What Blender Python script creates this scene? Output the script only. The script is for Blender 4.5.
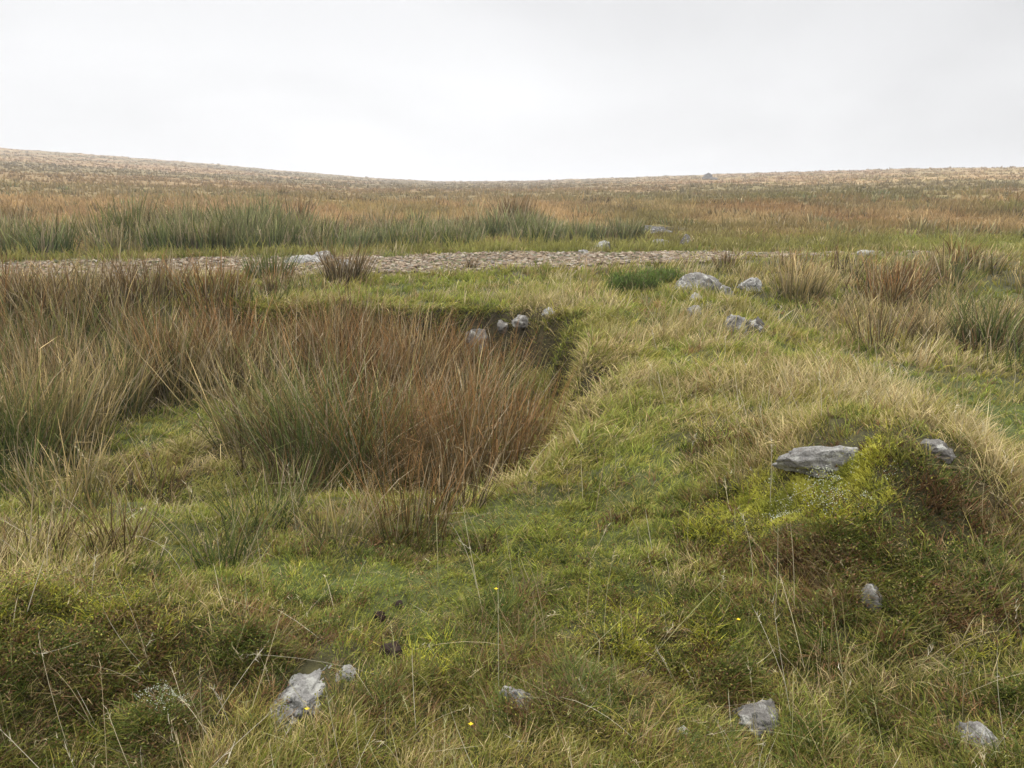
import bpy, bmesh, math
import numpy as np
from mathutils import Vector, noise as mnoise

for o in list(bpy.data.objects):
    bpy.data.objects.remove(o, do_unlink=True)
SC = bpy.context.scene
COL = SC.collection

# ------------------------------------------------------------------ camera
F_PX = 800.0
PITCH = math.radians(14.0)
CAM_Z = 1.6
cam_d = bpy.data.cameras.new("camera")
cam = bpy.data.objects.new("camera", cam_d)
COL.objects.link(cam)
cam.location = (0, 0, CAM_Z)
cam.rotation_euler = (math.radians(90) - PITCH, 0, 0)
cam_d.sensor_width = 36.0
cam_d.lens = 36.0 * F_PX / 1024.0
cam_d.clip_start = 0.05
cam_d.clip_end = 8000
SC.camera = cam

# ------------------------------------------------------------------ sky (overcast)
SUN_EL, SUN_AZ = math.radians(58), math.radians(-35)
world = bpy.data.worlds.new("World")
SC.world = world
world.use_nodes = True
nt = world.node_tree
nt.nodes.clear()
N = nt.nodes.new
L = nt.links.new
out = N('ShaderNodeOutputWorld')
sky = N('ShaderNodeTexSky'); sky.sky_type = 'NISHITA'; sky.sun_disc = False
sky.sun_elevation = SUN_EL; sky.sun_rotation = math.radians(-35)
bg_sky = N('ShaderNodeBackground'); bg_sky.inputs['Strength'].default_value = 0.06
L(sky.outputs[0], bg_sky.inputs['Color'])
tc = N('ShaderNodeTexCoord')
sep = N('ShaderNodeSeparateXYZ'); L(tc.outputs['Generated'], sep.inputs[0])
def math_node(tree, op, a, b=None, clamp=False):
    n = tree.nodes.new('ShaderNodeMath'); n.operation = op; n.use_clamp = clamp
    for i, v in enumerate((a, b)):
        if v is None: continue
        if isinstance(v, (int, float)): n.inputs[i].default_value = v
        else: tree.links.new(v, n.inputs[i])
    return n.outputs[0]
def maprange(tree, v, a, b, c, d, smooth=True):
    n = tree.nodes.new('ShaderNodeMapRange')
    if smooth: n.interpolation_type = 'SMOOTHSTEP'
    tree.links.new(v, n.inputs['Value'])
    for k, x in zip(('From Min', 'From Max', 'To Min', 'To Max'), (a, b, c, d)): n.inputs[k].default_value = x
    return n.outputs[0]
low = maprange(nt, sep.outputs['Z'], -0.02, 0.20, 0.97, 0.79)      # bright strip above the moor, greyer above
hi = maprange(nt, sep.outputs['Z'], 0.28, 0.90, 0.0, 2.5)          # overcast sky: the zenith is brightest
side = maprange(nt, sep.outputs['X'], 0.0, 0.55, 1.0, 0.85)
mp = N('ShaderNodeMapping'); mp.inputs['Scale'].default_value = (1.1, 1.1, 3.2)
L(tc.outputs['Generated'], mp.inputs[0])
nz = N('ShaderNodeTexNoise'); nz.inputs['Scale'].default_value = 1.7; nz.inputs['Detail'].default_value = 5
nz.inputs['Roughness'].default_value = 0.42; nz.inputs['Distortion'].default_value = 0.4
L(mp.outputs[0], nz.inputs['Vector'])
cl = maprange(nt, nz.outputs['Fac'], 0.35, 0.65, 0.91, 1.09)
v = math_node(nt, 'MULTIPLY', math_node(nt, 'ADD', low, hi), math_node(nt, 'MULTIPLY', side, cl))
bg_cl = N('ShaderNodeBackground'); bg_cl.inputs['Color'].default_value = (0.99, 0.99, 1.0, 1)
L(v, bg_cl.inputs['Strength'])
mx = N('ShaderNodeMixShader'); mx.inputs[0].default_value = 0.96
L(bg_sky.outputs[0], mx.inputs[1]); L(bg_cl.outputs[0], mx.inputs[2])
L(mx.outputs[0], out.inputs['Surface'])

sun_d = bpy.data.lights.new("sun", 'SUN')
sun_d.energy = 1.5
sun_d.angle = math.radians(25)
sun_d.color = (1.0, 0.96, 0.9)
sun = bpy.data.objects.new("sun", sun_d)
COL.objects.link(sun)
sd = Vector((math.sin(SUN_AZ) * math.cos(SUN_EL), math.cos(SUN_AZ) * math.cos(SUN_EL), math.sin(SUN_EL)))
sun.rotation_euler = sd.to_track_quat('Z', 'Y').to_euler()

SC.render.engine = 'CYCLES'
SC.view_settings.view_transform = 'Standard'
SC.view_settings.look = 'None'
SC.view_settings.gamma = 1.0
SC.view_settings.exposure = 0.15
SC.view_settings.use_curve_mapping = False
SC.cycles.max_bounces = 5
SC.cycles.diffuse_bounces = 3
SC.cycles.transmission_bounces = 3
SC.cycles.use_denoising = True
SC.cycles.use_adaptive_sampling = True
SC.cycles.adaptive_threshold = 0.02

# ------------------------------------------------------------------ noise
def _hash(ix, iy, seed):
    h = (ix.astype(np.int64) * 374761393 + iy.astype(np.int64) * 668265263 + seed * 974711) & 0xFFFFFFFF
    h = ((h ^ (h >> 13)) * 1274126177) & 0xFFFFFFFF
    h = h ^ (h >> 16)
    return (h & 0xFFFFFF) / float(0xFFFFFF)
def vnoise(x, y, seed=0):
    ix, iy = np.floor(x), np.floor(y)
    fx, fy = x - ix, y - iy
    fx = fx * fx * (3 - 2 * fx); fy = fy * fy * (3 - 2 * fy)
    a, b = _hash(ix, iy, seed), _hash(ix + 1, iy, seed)
    c, d = _hash(ix, iy + 1, seed), _hash(ix + 1, iy + 1, seed)
    return (a * (1 - fx) + b * fx) * (1 - fy) + (c * (1 - fx) + d * fx) * fy
def fbm(x, y, seed=0, octv=3):
    s, a, t = 0.0, 1.0, 0.0
    for i in range(octv):
        s = s + a * vnoise(x * 2 ** i + 17.3 * i, y * 2 ** i + 9.1 * i, seed + i)
        t += a; a *= 0.5
    return s / t
def sst(a, b, x):
    t = np.clip((x - a) / (b - a), 0, 1)
    return t * t * (3 - 2 * t)

# ------------------------------------------------------------------ terrain
CP, SP = math.cos(PITCH), math.sin(PITCH)
def ray(u, v):
    xc, yc = (u - 512) / F_PX, (384 - v) / F_PX
    return np.array([xc, CP + yc * SP, -SP + yc * CP])
_prof = [(-500, 128), (-200, 139), (0, 148), (100, 155), (200, 163), (300, 172), (380, 178.5), (440, 181.5), (520, 181),
         (600, 178.5), (700, 175), (800, 171.5), (900, 169), (1024, 167.5), (1250, 166), (1500, 168)]
_paz, _pel = [], []
for u_, v_ in _prof:
    d_ = ray(u_, v_)
    _paz.append(math.atan2(d_[0], d_[1])); _pel.append(d_[2] / math.hypot(d_[0], d_[1]))
def track_y(x):
    return np.interp(x, [-70, -40, -9.5, -1.2, 4.4, 9.0, 14, 60], [1.5, 7.5, 15.1, 17.0, 18.5, 19.3, 19.8, 22])
def track_hw(x):
    return np.interp(x, [-70, -9.5, 0, 4.5, 9.0, 10.5, 60], [2.2, 2.1, 2.0, 1.2, 0.3, 0.0, 0.0])
def track_mask(x, y, soft=0.35):
    hw = track_hw(x)
    return (1 - sst(-soft, soft, np.abs(y - track_y(x)) - hw + 1.3 * (fbm(x * 1.1, y * 1.1, 77) - .45))) * (hw > 0.05)
def pit_sdf(x, y):
    nx = 0.75 * (fbm(x * 0.75, y * 0.75, 5) - .5) + .30 * (fbm(x * 2.3, y * 2.3, 7, 2) - .5)
    cx, cy, hx, hy, rr = -4.2, 6.95, 5.0, 3.45, 1.3
    qx, qy = np.abs(x - cx) - hx + rr, np.abs(y - cy) - hy + rr
    s = np.hypot(np.maximum(qx, 0), np.maximum(qy, 0)) + np.minimum(np.maximum(qx, qy), 0) - rr
    return s + nx
def H(x, y, micro=True):
    x = np.asarray(x, float); y = np.asarray(y, float)
    r = np.hypot(x, y)
    near = 1 - sst(14, 22, r)
    # old working: a hollow with a steep back and right bank and a gentle front
    s = pit_sdf(x, y)
    front = 1 - sst(4.6, 6.0, y)
    w = 0.32 + 1.75 * front + 0.7 * sst(-3.2, -5.0, x)
    z = -0.74 * sst(0, 1, -s / w)
    # turf lip above the steep banks
    z = z + 0.07 * np.exp(-((s - 0.25) / 0.35) ** 2) * (1 - front)
    # mounds and the spoil bank
    z = z + 0.27 * np.exp(-((x + 1.75) / 1.0) ** 2 - ((y - 2.35) / 0.42) ** 2) * near
    z = z + 0.30 * np.exp(-((x - 1.75) / 0.72) ** 2 - ((y - 3.45) / 0.62) ** 2)
    xr = 1.75 + 0.10 * (y - 3.5)
    z = z + (0.27 - .10 * sst(4.2, 5.5, y)) * np.exp(-((x - xr - .1) / 0.85) ** 2) * sst(1.6, 3.5, y) * (1 - sst(9, 13, y))
    z = z - 0.50 * sst(2.7, 3.8, x + .35 * (fbm(x, y, 15) - .5)) * sst(2.5, 5, y) * (1 - sst(10.5, 15, y))
    # undercut notches in the bank where the peat shows
    for nx_, ny_, ra, rb, dp in ((.70, 6.45, .16, .22, .26), (.90, 6.75, .14, .14, .16), (.42, 9.95, .45, .12, .20), (-.45, 9.9, .5, .12, .20)):
        z = z - dp * np.exp(-((x - nx_) / ra) ** 2 - ((y - ny_) / rb) ** 2)
    # micro relief
    trk = track_mask(x, y, 1.0)
    if micro:
        amp = (1 - 0.9 * trk)
        z = z + amp * (0.16 * (fbm(x * 0.75, y * 0.75, 11) - .5) + 0.09 * (fbm(x * 2.6, y * 2.6, 21) - .5)) * (1 - 0.4 * sst(30, 60, r))
        z = z + .10 * (fbm(x * 5.5, y * 5.5, 25, 2) - .5) * (1 - sst(6, 12, r))
        z = z + 0.10 * (fbm(x * 6, y * 6, 35, 3) - .5) * np.exp(-((s + .12) / .3) ** 2) * (1 - front)
        z = z + 0.022 * (fbm(x * 9, y * 9, 31, 2) - .5) * (1 - sst(12, 20, r))
        z = z + .13 * (fbm(x * 4.2, y * 4.2, 27, 2) - .5) * np.exp(-((x - 1.8) / 1.0) ** 2 - ((y - 3.2) / .8) ** 2)
        # hummocky moor further out
        z = z + (fbm(x * 0.13, y * 0.13, 41) - .5) * 0.7 * sst(22, 60, r)
    # peat hag with a slab in it, beyond the track
    hx, hy = 4.7, 28.6
    z = z - 0.40 * sst(0, 1, 1.2 - np.hypot((x - hx) / 3.4, (y - hy) / 1.7) - .3 * (fbm(x * .8, y * .8, 61) - .5)) * (1 - sst(29.2, 30.2, y) * .9)
    # the rising moor
    az = np.arctan2(x, np.maximum(y, 1e-3)); az = np.where(y <= 0, np.sign(x) * 1.5, az)
    el = np.interp(az, _paz, _pel)
    D = np.interp(az, [-0.7, -0.2, 0.1, 0.6], [420, 480, 420, 260])
    t = np.clip((r - 24) / (D - 24), 0, 1)
    z = z + (CAM_Z + el * D) * t ** 1.28 - np.maximum(r - D, 0) * 0.05
    return z
def at(u, v):
    """where the sight line through a picture point meets the terrain"""
    d = ray(u, v)
    ts = np.exp(np.linspace(math.log(0.8), math.log(700), 9000))
    zz = CAM_Z + ts * d[2] - H(ts * d[0], ts * d[1])
    k = np.where(zz < 0)[0]
    t = ts[k[0]] if len(k) else 500.0
    return t * d[0], t * d[1], t
def slope(x, y, e=0.06):
    return np.hypot(H(x + e, y) - H(x - e, y), H(x, y + e) - H(x, y - e)) / (2 * e)

# ------------------------------------------------------------------ patches of vegetation (ellipses lying on the ground)
def patches(lst):
    res = []
    for (u, v, ru, rv, s) in lst:
        x, y, t = at(u, v)
        y0 = at(u, min(v + rv, 766))[1]; y1 = at(u, max(v - rv, 188))[1]
        res.append((x, y, max(ru * t / F_PX, .05), min(max(abs(y1 - y0) / 2, 0.08), 1.0 if t < 9 else 9.0), s))
    return res
def field(ps, x, y, seed=3):
    m = np.zeros_like(x)
    wob = 0.7 * (fbm(x * 2.2, y * 2.2, seed) - .5)
    for (cx, cy, rx, ry, s) in ps:
        d = np.sqrt(((x - cx) / rx) ** 2 + ((y - cy) / ry) ** 2) + wob
        m = np.maximum(m, s * (1 - sst(0.55, 1.25, d)))
    return m
GREEN = patches([(560, 540, 160, 62, 1), (430, 590, 170, 36, .9), (650, 470, 60, 55, .8), (310, 570, 130, 26, 1.2), (150, 510, 100, 30, .75), (175, 425, 50, 45, 1),
                 (985, 408, 75, 28, 1.3), (900, 378, 45, 14, 1), (1060, 440, 60, 30, 1.2), (40, 292, 80, 8, .9), (450, 292, 130, 14, .75), (940, 290, 80, 14, .7), (1000, 400, 60, 40, .8),
                 (700, 360, 60, 25, .5), (640, 300, 60, 20, .5), (820, 340, 40, 18, .6), (860, 590, 70, 26, .35),
                 (640, 420, 40, 25, .6), (760, 350, 60, 16, .7), (350, 252, 60, 5, .7), (620, 250, 240, 5, .8), (960, 245, 120, 5, .5), (20, 420, 60, 60, .5), (150, 535, 60, 18, .6)])
STRAW = patches([(20, 545, 60, 22, .5), (850, 400, 80, 40, 1), (965, 440, 60, 50, 1), (700, 340, 60, 30, .8), (770, 385, 80, 30, .9), (880, 330, 70, 40, .8),
                 (990, 320, 60, 30, .7), (560, 305, 70, 12, .7), (50, 572, 90, 22, .8), (620, 350, 40, 25, .6), (200, 275, 200, 8, .5),
                 (750, 440, 60, 30, .7), (60, 400, 80, 50, .9), (650, 395, 50, 20, .6), (830, 280, 100, 12, .6), (1000, 500, 40, 40, .8), (870, 700, 60, 30, .3)])
SHRUB = patches([(110, 650, 170, 62, 1), (250, 630, 70, 50, .7), (850, 530, 150, 60, 1), (900, 600, 140, 55, 1), (740, 560, 60, 50, .8),
                 (970, 540, 70, 50, .8), (640, 640, 120, 50, .55), (520, 700, 160, 50, .5), (800, 690, 180, 60, .6), (960, 700, 80, 50, .6),
                 (100, 730, 160, 40, .8), (950, 470, 50, 25, .7), (730, 445, 50, 30, .45), (400, 720, 80, 40, .4)])
RUST = patches([(800, 590, 80, 36, 1), (985, 530, 50, 36, 1), (950, 500, 60, 26, .8), (180, 690, 110, 30, .8), (60, 700, 60, 40, .8),
                (740, 575, 60, 40, .7), (290, 640, 60, 20, .9), (520, 670, 60, 20, .6), (370, 640, 30, 22, .7), (960, 610, 60, 30, .6), (60, 590, 60, 15, .4)])
MOSS = patches([(790, 505, 100, 26, 1.5), (735, 512, 60, 20, 1.0), (60, 605, 110, 16, .45), (150, 620, 100, 20, .3), (640, 640, 90, 40, .35),
                (850, 510, 40, 18, .8), (420, 660, 60, 20, .3), (980, 640, 40, 30, .3)])
LICHEN = patches([(815, 503, 60, 20, 1.3), (870, 497, 22, 10, .8), (835, 525, 25, 10, .9), (165, 718, 30, 16, .8), (790, 490, 30, 8, .7), (740, 488, 14, 6, .8)])
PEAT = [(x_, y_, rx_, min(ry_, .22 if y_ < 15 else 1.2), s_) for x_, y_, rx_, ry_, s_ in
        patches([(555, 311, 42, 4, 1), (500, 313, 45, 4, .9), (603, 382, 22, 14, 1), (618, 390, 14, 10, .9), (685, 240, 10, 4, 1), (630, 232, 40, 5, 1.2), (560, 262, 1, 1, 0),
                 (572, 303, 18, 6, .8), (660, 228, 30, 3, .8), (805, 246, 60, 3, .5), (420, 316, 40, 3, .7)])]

def far_color(x, y):
    """average plant colour of the open moor"""
    r = np.hypot(x, y); az = np.arctan2(x, np.maximum(y, .01))
    n1 = fbm(x * 0.045 + 3, y * 0.03 + 7, 101, 4); n2 = fbm(x * 0.16, y * 0.09, 111, 4); n3 = fbm(x * 0.02, y * 0.012, 121, 3)
    straw = np.array([.270, .205, .100]); oran = np.array([.245, .178, .092]); gre = np.array([.150, .150, .045]); dark = np.array([.105, .090, .038])
    pale = np.array([.30, .255, .13])
    a = sst(.42, .60, n1)[:, None]; c = straw * (1 - a) + oran * a
    g = sst(.50, .62, n2) * (0.45 + 0.35 * sst(0.0, 0.25, az)) * (1 - .55 * sst(90, 220, r)); g = g[:, None]; c = c * (1 - g) + gre * g
    # greener and browner ground right of the middle, up to about 70 m out
    m = sst(.06, .18, az) * (1 - sst(90, 150, r)) * sst(18, 24, r) * (0.5 + .5 * sst(.35, .6, n3 + .3 * (n2 - .5))); m = m[:, None]
    mk = m * (.55 + .45 * sst(.40, .56, fbm(x * .10, y * .06, 171, 3))[:, None])
    c = c * (1 - .9 * mk) + np.array([.098, .098, .030]) * .9 * mk
    ru_ = (sst(.12, .25, az) * sst(26, 40, r) * (1 - sst(80, 140, r)) * sst(.5, .58, fbm(x * .07 + 5, y * .05, 175, 3)) * .35)[:, None]
    c = c * (1 - ru_) + np.array([.200, .105, .048]) * ru_
    vg = ((1 - sst(2.5, 6.5, np.abs(y - track_y(x)))) * .85)[:, None]
    c = c * (1 - vg) + np.array([.150, .170, .042]) * vg
    k = (sst(.60, .72, fbm(x * 0.22, y * 0.11, 131, 3)) * .5 * (1 - sst(150, 300, r)))[:, None]; c = c * (1 - k) + dark * k
    p = (sst(.60, .70, fbm(x * 0.10 + 9, y * 0.05, 141, 3)) * .5)[:, None]; c = c * (1 - p) + pale * p
    # broad bands of different growth
    b = fbm(x * .012 + 4, y * .02 + 2, 151, 4); b = (sst(.50, .60, b) * sst(40, 80, r) * .75)[:, None]
    c = c * (1 - b) + np.array([.13, .115, .050]) * b
    b = fbm(x * .02 + 40, y * .03 + 12, 161, 4); b = (sst(.54, .62, b) * sst(30, 60, r) * .55)[:, None]
    c = c * (1 - b * .55) + np.array([.235, .145, .075]) * b * .55
    return c * (1.15 - .24 * sst(60, 200, r))[:, None] * np.array([1.17, 1.04, .98])

# ------------------------------------------------------------------ helpers for objects
def tag(o, label=None, cat=None, group=None, kind=None):
    if label: o['label'] = label
    if cat: o['category'] = cat
    if group: o['group'] = group
    if kind: o['kind'] = kind
    return o
def link(name, me, mat=None, parent=None):
    o = bpy.data.objects.new(name, me); COL.objects.link(o)
    if mat and me is not None and not me.materials: me.materials.append(mat)
    if parent: o.parent = parent
    return o
def tri_mesh(name, co, faces, cols=None, smooth=False):
    me = bpy.data.meshes.new(name)
    nv, nf = len(co), len(faces); k = faces.shape[1]
    me.vertices.add(nv); me.vertices.foreach_set('co', np.ascontiguousarray(co, np.float32).ravel())
    me.loops.add(nf * k); me.loops.foreach_set('vertex_index', np.ascontiguousarray(faces, np.int32).ravel())
    me.polygons.add(nf); me.polygons.foreach_set('loop_start', np.arange(0, nf * k, k, dtype=np.int32))
    me.polygons.foreach_set('use_smooth', np.full(nf, smooth, bool))
    if cols is not None:
        a = me.attributes.new('Col', 'FLOAT_COLOR', 'POINT')
        c4 = np.ones((nv, 4), np.float32); c4[:, :3] = cols
        a.data.foreach_set('color', c4.ravel())
    me.update(calc_edges=True)
    return me
def merge(parts):
    cs, fs, ks, n = [], [], [], 0
    for c, f, k in parts:
        cs.append(c); fs.append(f + n); ks.append(k); n += len(c)
    return np.concatenate(cs), np.concatenate(fs), np.concatenate(ks)

# ------------------------------------------------------------------ materials
def new_mat(name):
    m = bpy.data.materials.new(name); m.use_nodes = True; m.node_tree.nodes.clear(); return m
def leaf_mat(name, trans=0.32, gloss=0.012):
    m = new_mat(name); t = m.node_tree; n = t.nodes.new
    at_ = n('ShaderNodeAttribute'); at_.attribute_name = 'Col'
    d = n('ShaderNodeBsdfDiffuse'); tr = n('ShaderNodeBsdfTranslucent')
    t.links.new(at_.outputs['Color'], d.inputs[0]); t.links.new(at_.outputs['Color'], tr.inputs[0])
    mx = n('ShaderNodeMixShader'); mx.inputs[0].default_value = trans
    t.links.new(d.outputs[0], mx.inputs[1]); t.links.new(tr.outputs[0], mx.inputs[2])
    g = n('ShaderNodeBsdfGlossy'); g.inputs['Roughness'].default_value = 0.5
    m2 = n('ShaderNodeMixShader'); m2.inputs[0].default_value = gloss
    t.links.new(mx.outputs[0], m2.inputs[1]); t.links.new(g.outputs[0], m2.inputs[2])
    o = n('ShaderNodeOutputMaterial'); t.links.new(m2.outputs[0], o.inputs[0])
    return m
M_LEAF = leaf_mat('grass_blades')
M_RUSH = leaf_mat('rush_stems', 0.18, 0.015)

def ground_mat():
    m = new_mat('moor_ground'); t = m.node_tree; n = t.nodes.new
    a = n('ShaderNodeAttribute'); a.attribute_name = 'Col'
    tc = n('ShaderNodeTexCoord')
    n1 = n('ShaderNodeTexNoise'); n1.inputs['Scale'].default_value = 22; n1.inputs['Detail'].default_value = 8; n1.inputs['Roughness'].default_value = .7
    t.links.new(tc.outputs['Object'], n1.inputs['Vector'])
    n2 = n('ShaderNodeTexNoise'); n2.inputs['Scale'].default_value = 1.3; n2.inputs['Detail'].default_value = 8; n2.inputs['Roughness'].default_value = .65
    t.links.new(tc.outputs['Object'], n2.inputs['Vector'])
    f1 = maprange(t, n1.outputs['Fac'], .3, .7, .6, 1.4); f2 = maprange(t, n2.outputs['Fac'], .3, .7, .78, 1.22)
    f = math_node(t, 'MULTIPLY', f1, f2)
    mul = n('ShaderNodeVectorMath'); mul.operation = 'SCALE'
    t.links.new(a.outputs['Color'], mul.inputs[0]); t.links.new(f, mul.inputs['Scale'])
    b = n('ShaderNodeBsdfPrincipled'); b.inputs['Roughness'].default_value = .95; b.inputs['Specular IOR Level'].default_value = .15
    t.links.new(mul.outputs[0], b.inputs['Base Color'])
    bp = n('ShaderNodeBump'); bp.inputs['Strength'].default_value = .8; bp.inputs['Distance'].default_value = .03
    t.links.new(n1.outputs['Fac'], bp.inputs['Height']); t.links.new(bp.outputs[0], b.inputs['Normal'])
    o = n('ShaderNodeOutputMaterial'); t.links.new(b.outputs[0], o.inputs[0])
    return m
M_GROUND = ground_mat()

def rock_mat(name, dark, light, lichen=0.5, warm=0.0):
    m = new_mat(name); t = m.node_tree; n = t.nodes.new
    tc = n('ShaderNodeTexCoord'); oi = n('ShaderNodeObjectInfo')
    va = n('ShaderNodeVectorMath'); va.operation = 'ADD'
    t.links.new(tc.outputs['Object'], va.inputs[0]); t.links.new(oi.outputs['Location'], va.inputs[1])
    def nz(scale, det=6, rough=.65):
        x = n('ShaderNodeTexNoise'); x.inputs['Scale'].default_value = scale; x.inputs['Detail'].default_value = det
        x.inputs['Roughness'].default_value = rough; t.links.new(va.outputs[0], x.inputs['Vector']); return x.outputs['Fac']
    big, mid, fine = nz(7), nz(26, 8, .7), nz(140, 4, .7)
    def mix(fac, a, b):
        x = n('ShaderNodeMix'); x.data_type = 'RGBA'
        t.links.new(fac, x.inputs[0])
        for k, vv in ((6, a), (7, b)):
            if isinstance(vv, tuple): x.inputs[k].default_value = (*vv, 1)
            else: t.links.new(vv, x.inputs[k])
        return x.outputs[2]
    c = mix(maprange(t, mid, .35, .65, 0, 1), dark, light)
    c = mix(maprange(t, fine, .56, .66, 0, .75), c, (.07, .065, .06))            # dark mica grains
    c = mix(maprange(t, nz(60, 5, .6), .60, .68, 0, .6), c, (.25, .21, .18))     # feldspar
    c = mix(maprange(t, nz(16, 7, .62), .56 - .06 * lichen, .62, 0, .85), c, (.47, .46, .41))   # pale crust lichen
    c = mix(maprange(t, nz(13, 8, .75), .53, .60, 0, .88), c, (.05, .05, .042))   # black crust
    c = mix(maprange(t, big, .60, .72, 0, .6 * warm + .25), c, (.17, .15, .07))   # moss and soil stain
    b = n('ShaderNodeBsdfPrincipled'); b.inputs['Roughness'].default_value = .85; b.inputs['Specular IOR Level'].default_value = .3
    t.links.new(c, b.inputs['Base Color'])
    bp = n('ShaderNodeBump'); bp.inputs['Strength'].default_value = 1.0; bp.inputs['Distance'].default_value = .03
    h = math_node(t, 'ADD', mid, math_node(t, 'MULTIPLY', fine, .35))
    t.links.new(h, bp.inputs['Height']); t.links.new(bp.outputs[0], b.inputs['Normal'])
    o = n('ShaderNodeOutputMaterial'); t.links.new(b.outputs[0], o.inputs[0])
    return m
M_ROCK = rock_mat('granite', (.140, .130, .115), (.265, .248, .222))
M_ROCK_PALE = rock_mat('pale_granite', (.190, .182, .165), (.36, .345, .32), .8)
M_ROCK_DARK = rock_mat('damp_granite', (.075, .068, .06), (.15, .135, .12), .1, .6)
M_ROCK_BLACK = rock_mat('dark_granite', (.05, .046, .042), (.10, .092, .085), .0, .3)
def flat_attr_mat(name, rough=.9):
    m = new_mat(name); t = m.node_tree; n = t.nodes.new
    a = n('ShaderNodeAttribute'); a.attribute_name = 'Col'
    b = n('ShaderNodeBsdfPrincipled'); b.inputs['Roughness'].default_value = rough; b.inputs['Specular IOR Level'].default_value = .2
    t.links.new(a.outputs['Color'], b.inputs['Base Color'])
    tc = n('ShaderNodeTexCoord'); z = n('ShaderNodeTexNoise'); z.inputs['Scale'].default_value = 30; z.inputs['Detail'].default_value = 5
    t.links.new(tc.outputs['Object'], z.inputs['Vector'])
    bp = n('ShaderNodeBump'); bp.inputs['Strength'].default_value = .5; bp.inputs['Distance'].default_value = .01
    t.links.new(z.outputs['Fac'], bp.inputs['Height']); t.links.new(bp.outputs[0], b.inputs['Normal'])
    o = n('ShaderNodeOutputMaterial'); t.links.new(b.outputs[0], o.inputs[0])
    return m
M_STONE = flat_attr_mat('broken_stone')
M_PEAT = flat_attr_mat('peat', .95)

# ------------------------------------------------------------------ ground sheet and track
def lerpc(c, k, m):
    m = np.clip(m, 0, 1)[:, None]; return c * (1 - m) + np.array(k) * m
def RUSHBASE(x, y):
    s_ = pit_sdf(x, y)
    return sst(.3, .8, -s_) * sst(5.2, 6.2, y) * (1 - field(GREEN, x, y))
def ground_color(x, y):
    r = np.hypot(x, y)
    n_ = fbm(x * 3.1, y * 3.1, 201, 3)
    c = np.tile(np.array([.060, .055, .024]), (len(x), 1))
    c = lerpc(c, (.058, .070, .018), field(GREEN, x, y) * .8)
    c = lerpc(c, (.105, .080, .040), field(STRAW, x, y) * .8)
    c = lerpc(c, (.050, .046, .018), field(SHRUB, x, y) * .8)
    c = c * (0.7 + .6 * n_)[:, None]
    fc = far_color(x, y) * (0.7 + .2 * sst(40, 130, r))[:, None]
    f = sst(16, 30, r)[:, None]
    c = c * (1 - f) + fc * f
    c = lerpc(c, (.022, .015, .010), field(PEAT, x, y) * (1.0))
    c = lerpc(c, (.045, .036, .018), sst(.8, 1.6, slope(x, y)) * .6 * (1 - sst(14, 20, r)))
    c = lerpc(c, (.020, .015, .009), RUSHBASE(x, y) * .8)  # ground among the hollow's rushes coloured darker, painted shade between the tussocks
    tm = np.maximum(track_mask(x, y, .25), 0)
    c = lerpc(c, (.19, .15, .11), tm)
    return c
az = np.concatenate([np.linspace(-math.pi, -1.0, 60, endpoint=False), np.linspace(-1.0, 1.0, 820, endpoint=False), np.linspace(1.0, math.pi, 60, endpoint=False)])
rr = np.exp(np.linspace(math.log(0.35), math.log(1500), 800))
A, R_ = np.meshgrid(az, rr)
gx, gy = (np.sin(A) * R_).ravel(), (np.cos(A) * R_).ravel()
gz = H(gx, gy) - 0.05 * track_mask(gx, gy, .3)
na, nr = len(az), len(rr)
i0 = np.arange(nr - 1)[:, None] * na; j0 = np.arange(na)[None, :]; j1 = (j0 + 1) % na
quads = np.stack([(i0 + j0), (i0 + na + j0), (i0 + na + j1), (i0 + j1)], -1).reshape(-1, 4)[:, ::-1]
co = np.stack([gx, gy, gz], -1)
co = np.vstack([co, [[0, 0, float(H(0., 0.))]]])
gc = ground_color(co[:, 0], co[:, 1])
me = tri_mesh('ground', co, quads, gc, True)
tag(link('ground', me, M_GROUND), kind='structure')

tx = np.arange(-60, 10.4, 0.12); tv = np.linspace(-1, 1, 45)
X, V = np.meshgrid(tx, tv, indexing='ij')
hw = track_hw(X) + .25 * (fbm(X * 1.3, V * 0 + 3.0, 91) - .5)
Y = track_y(X) + V * hw * 1.08
edge = (1 - np.abs(V) ** 6)
Z = H(X, Y) + 0.018 * edge - 0.05 * (1 - edge) + 0.05 * (fbm(X * 3, Y * 3, 93) - .5) - .03 * np.exp(-((np.abs(V) - .45) / .14) ** 2)
nX, nV = X.shape
ii = np.arange(nX - 1)[:, None] * nV; jj = np.arange(nV - 1)[None, :]
q = np.stack([ii + jj, ii + nV + jj, ii + nV + jj + 1, ii + jj + 1], -1).reshape(-1, 4)
xx, yy, zz = X.ravel(), Y.ravel(), Z.ravel()
tn = fbm(xx * 4, yy * 4, 95, 3)
tcol = np.array([.17, .125, .075]) * (0.55 + .9 * tn)[:, None]
tcol = lerpc(tcol, (.10, .11, .04), sst(.55, .7, fbm(xx * .8, yy * 1.5, 97)) * .5 + sst(3, 9, xx) * .4 + sst(.85, 1, np.abs(V.ravel())) * .5)
me = tri_mesh('track', np.stack([xx, yy, zz], -1), q, tcol, True)
tag(link('track', me, M_STONE), kind='structure')

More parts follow.
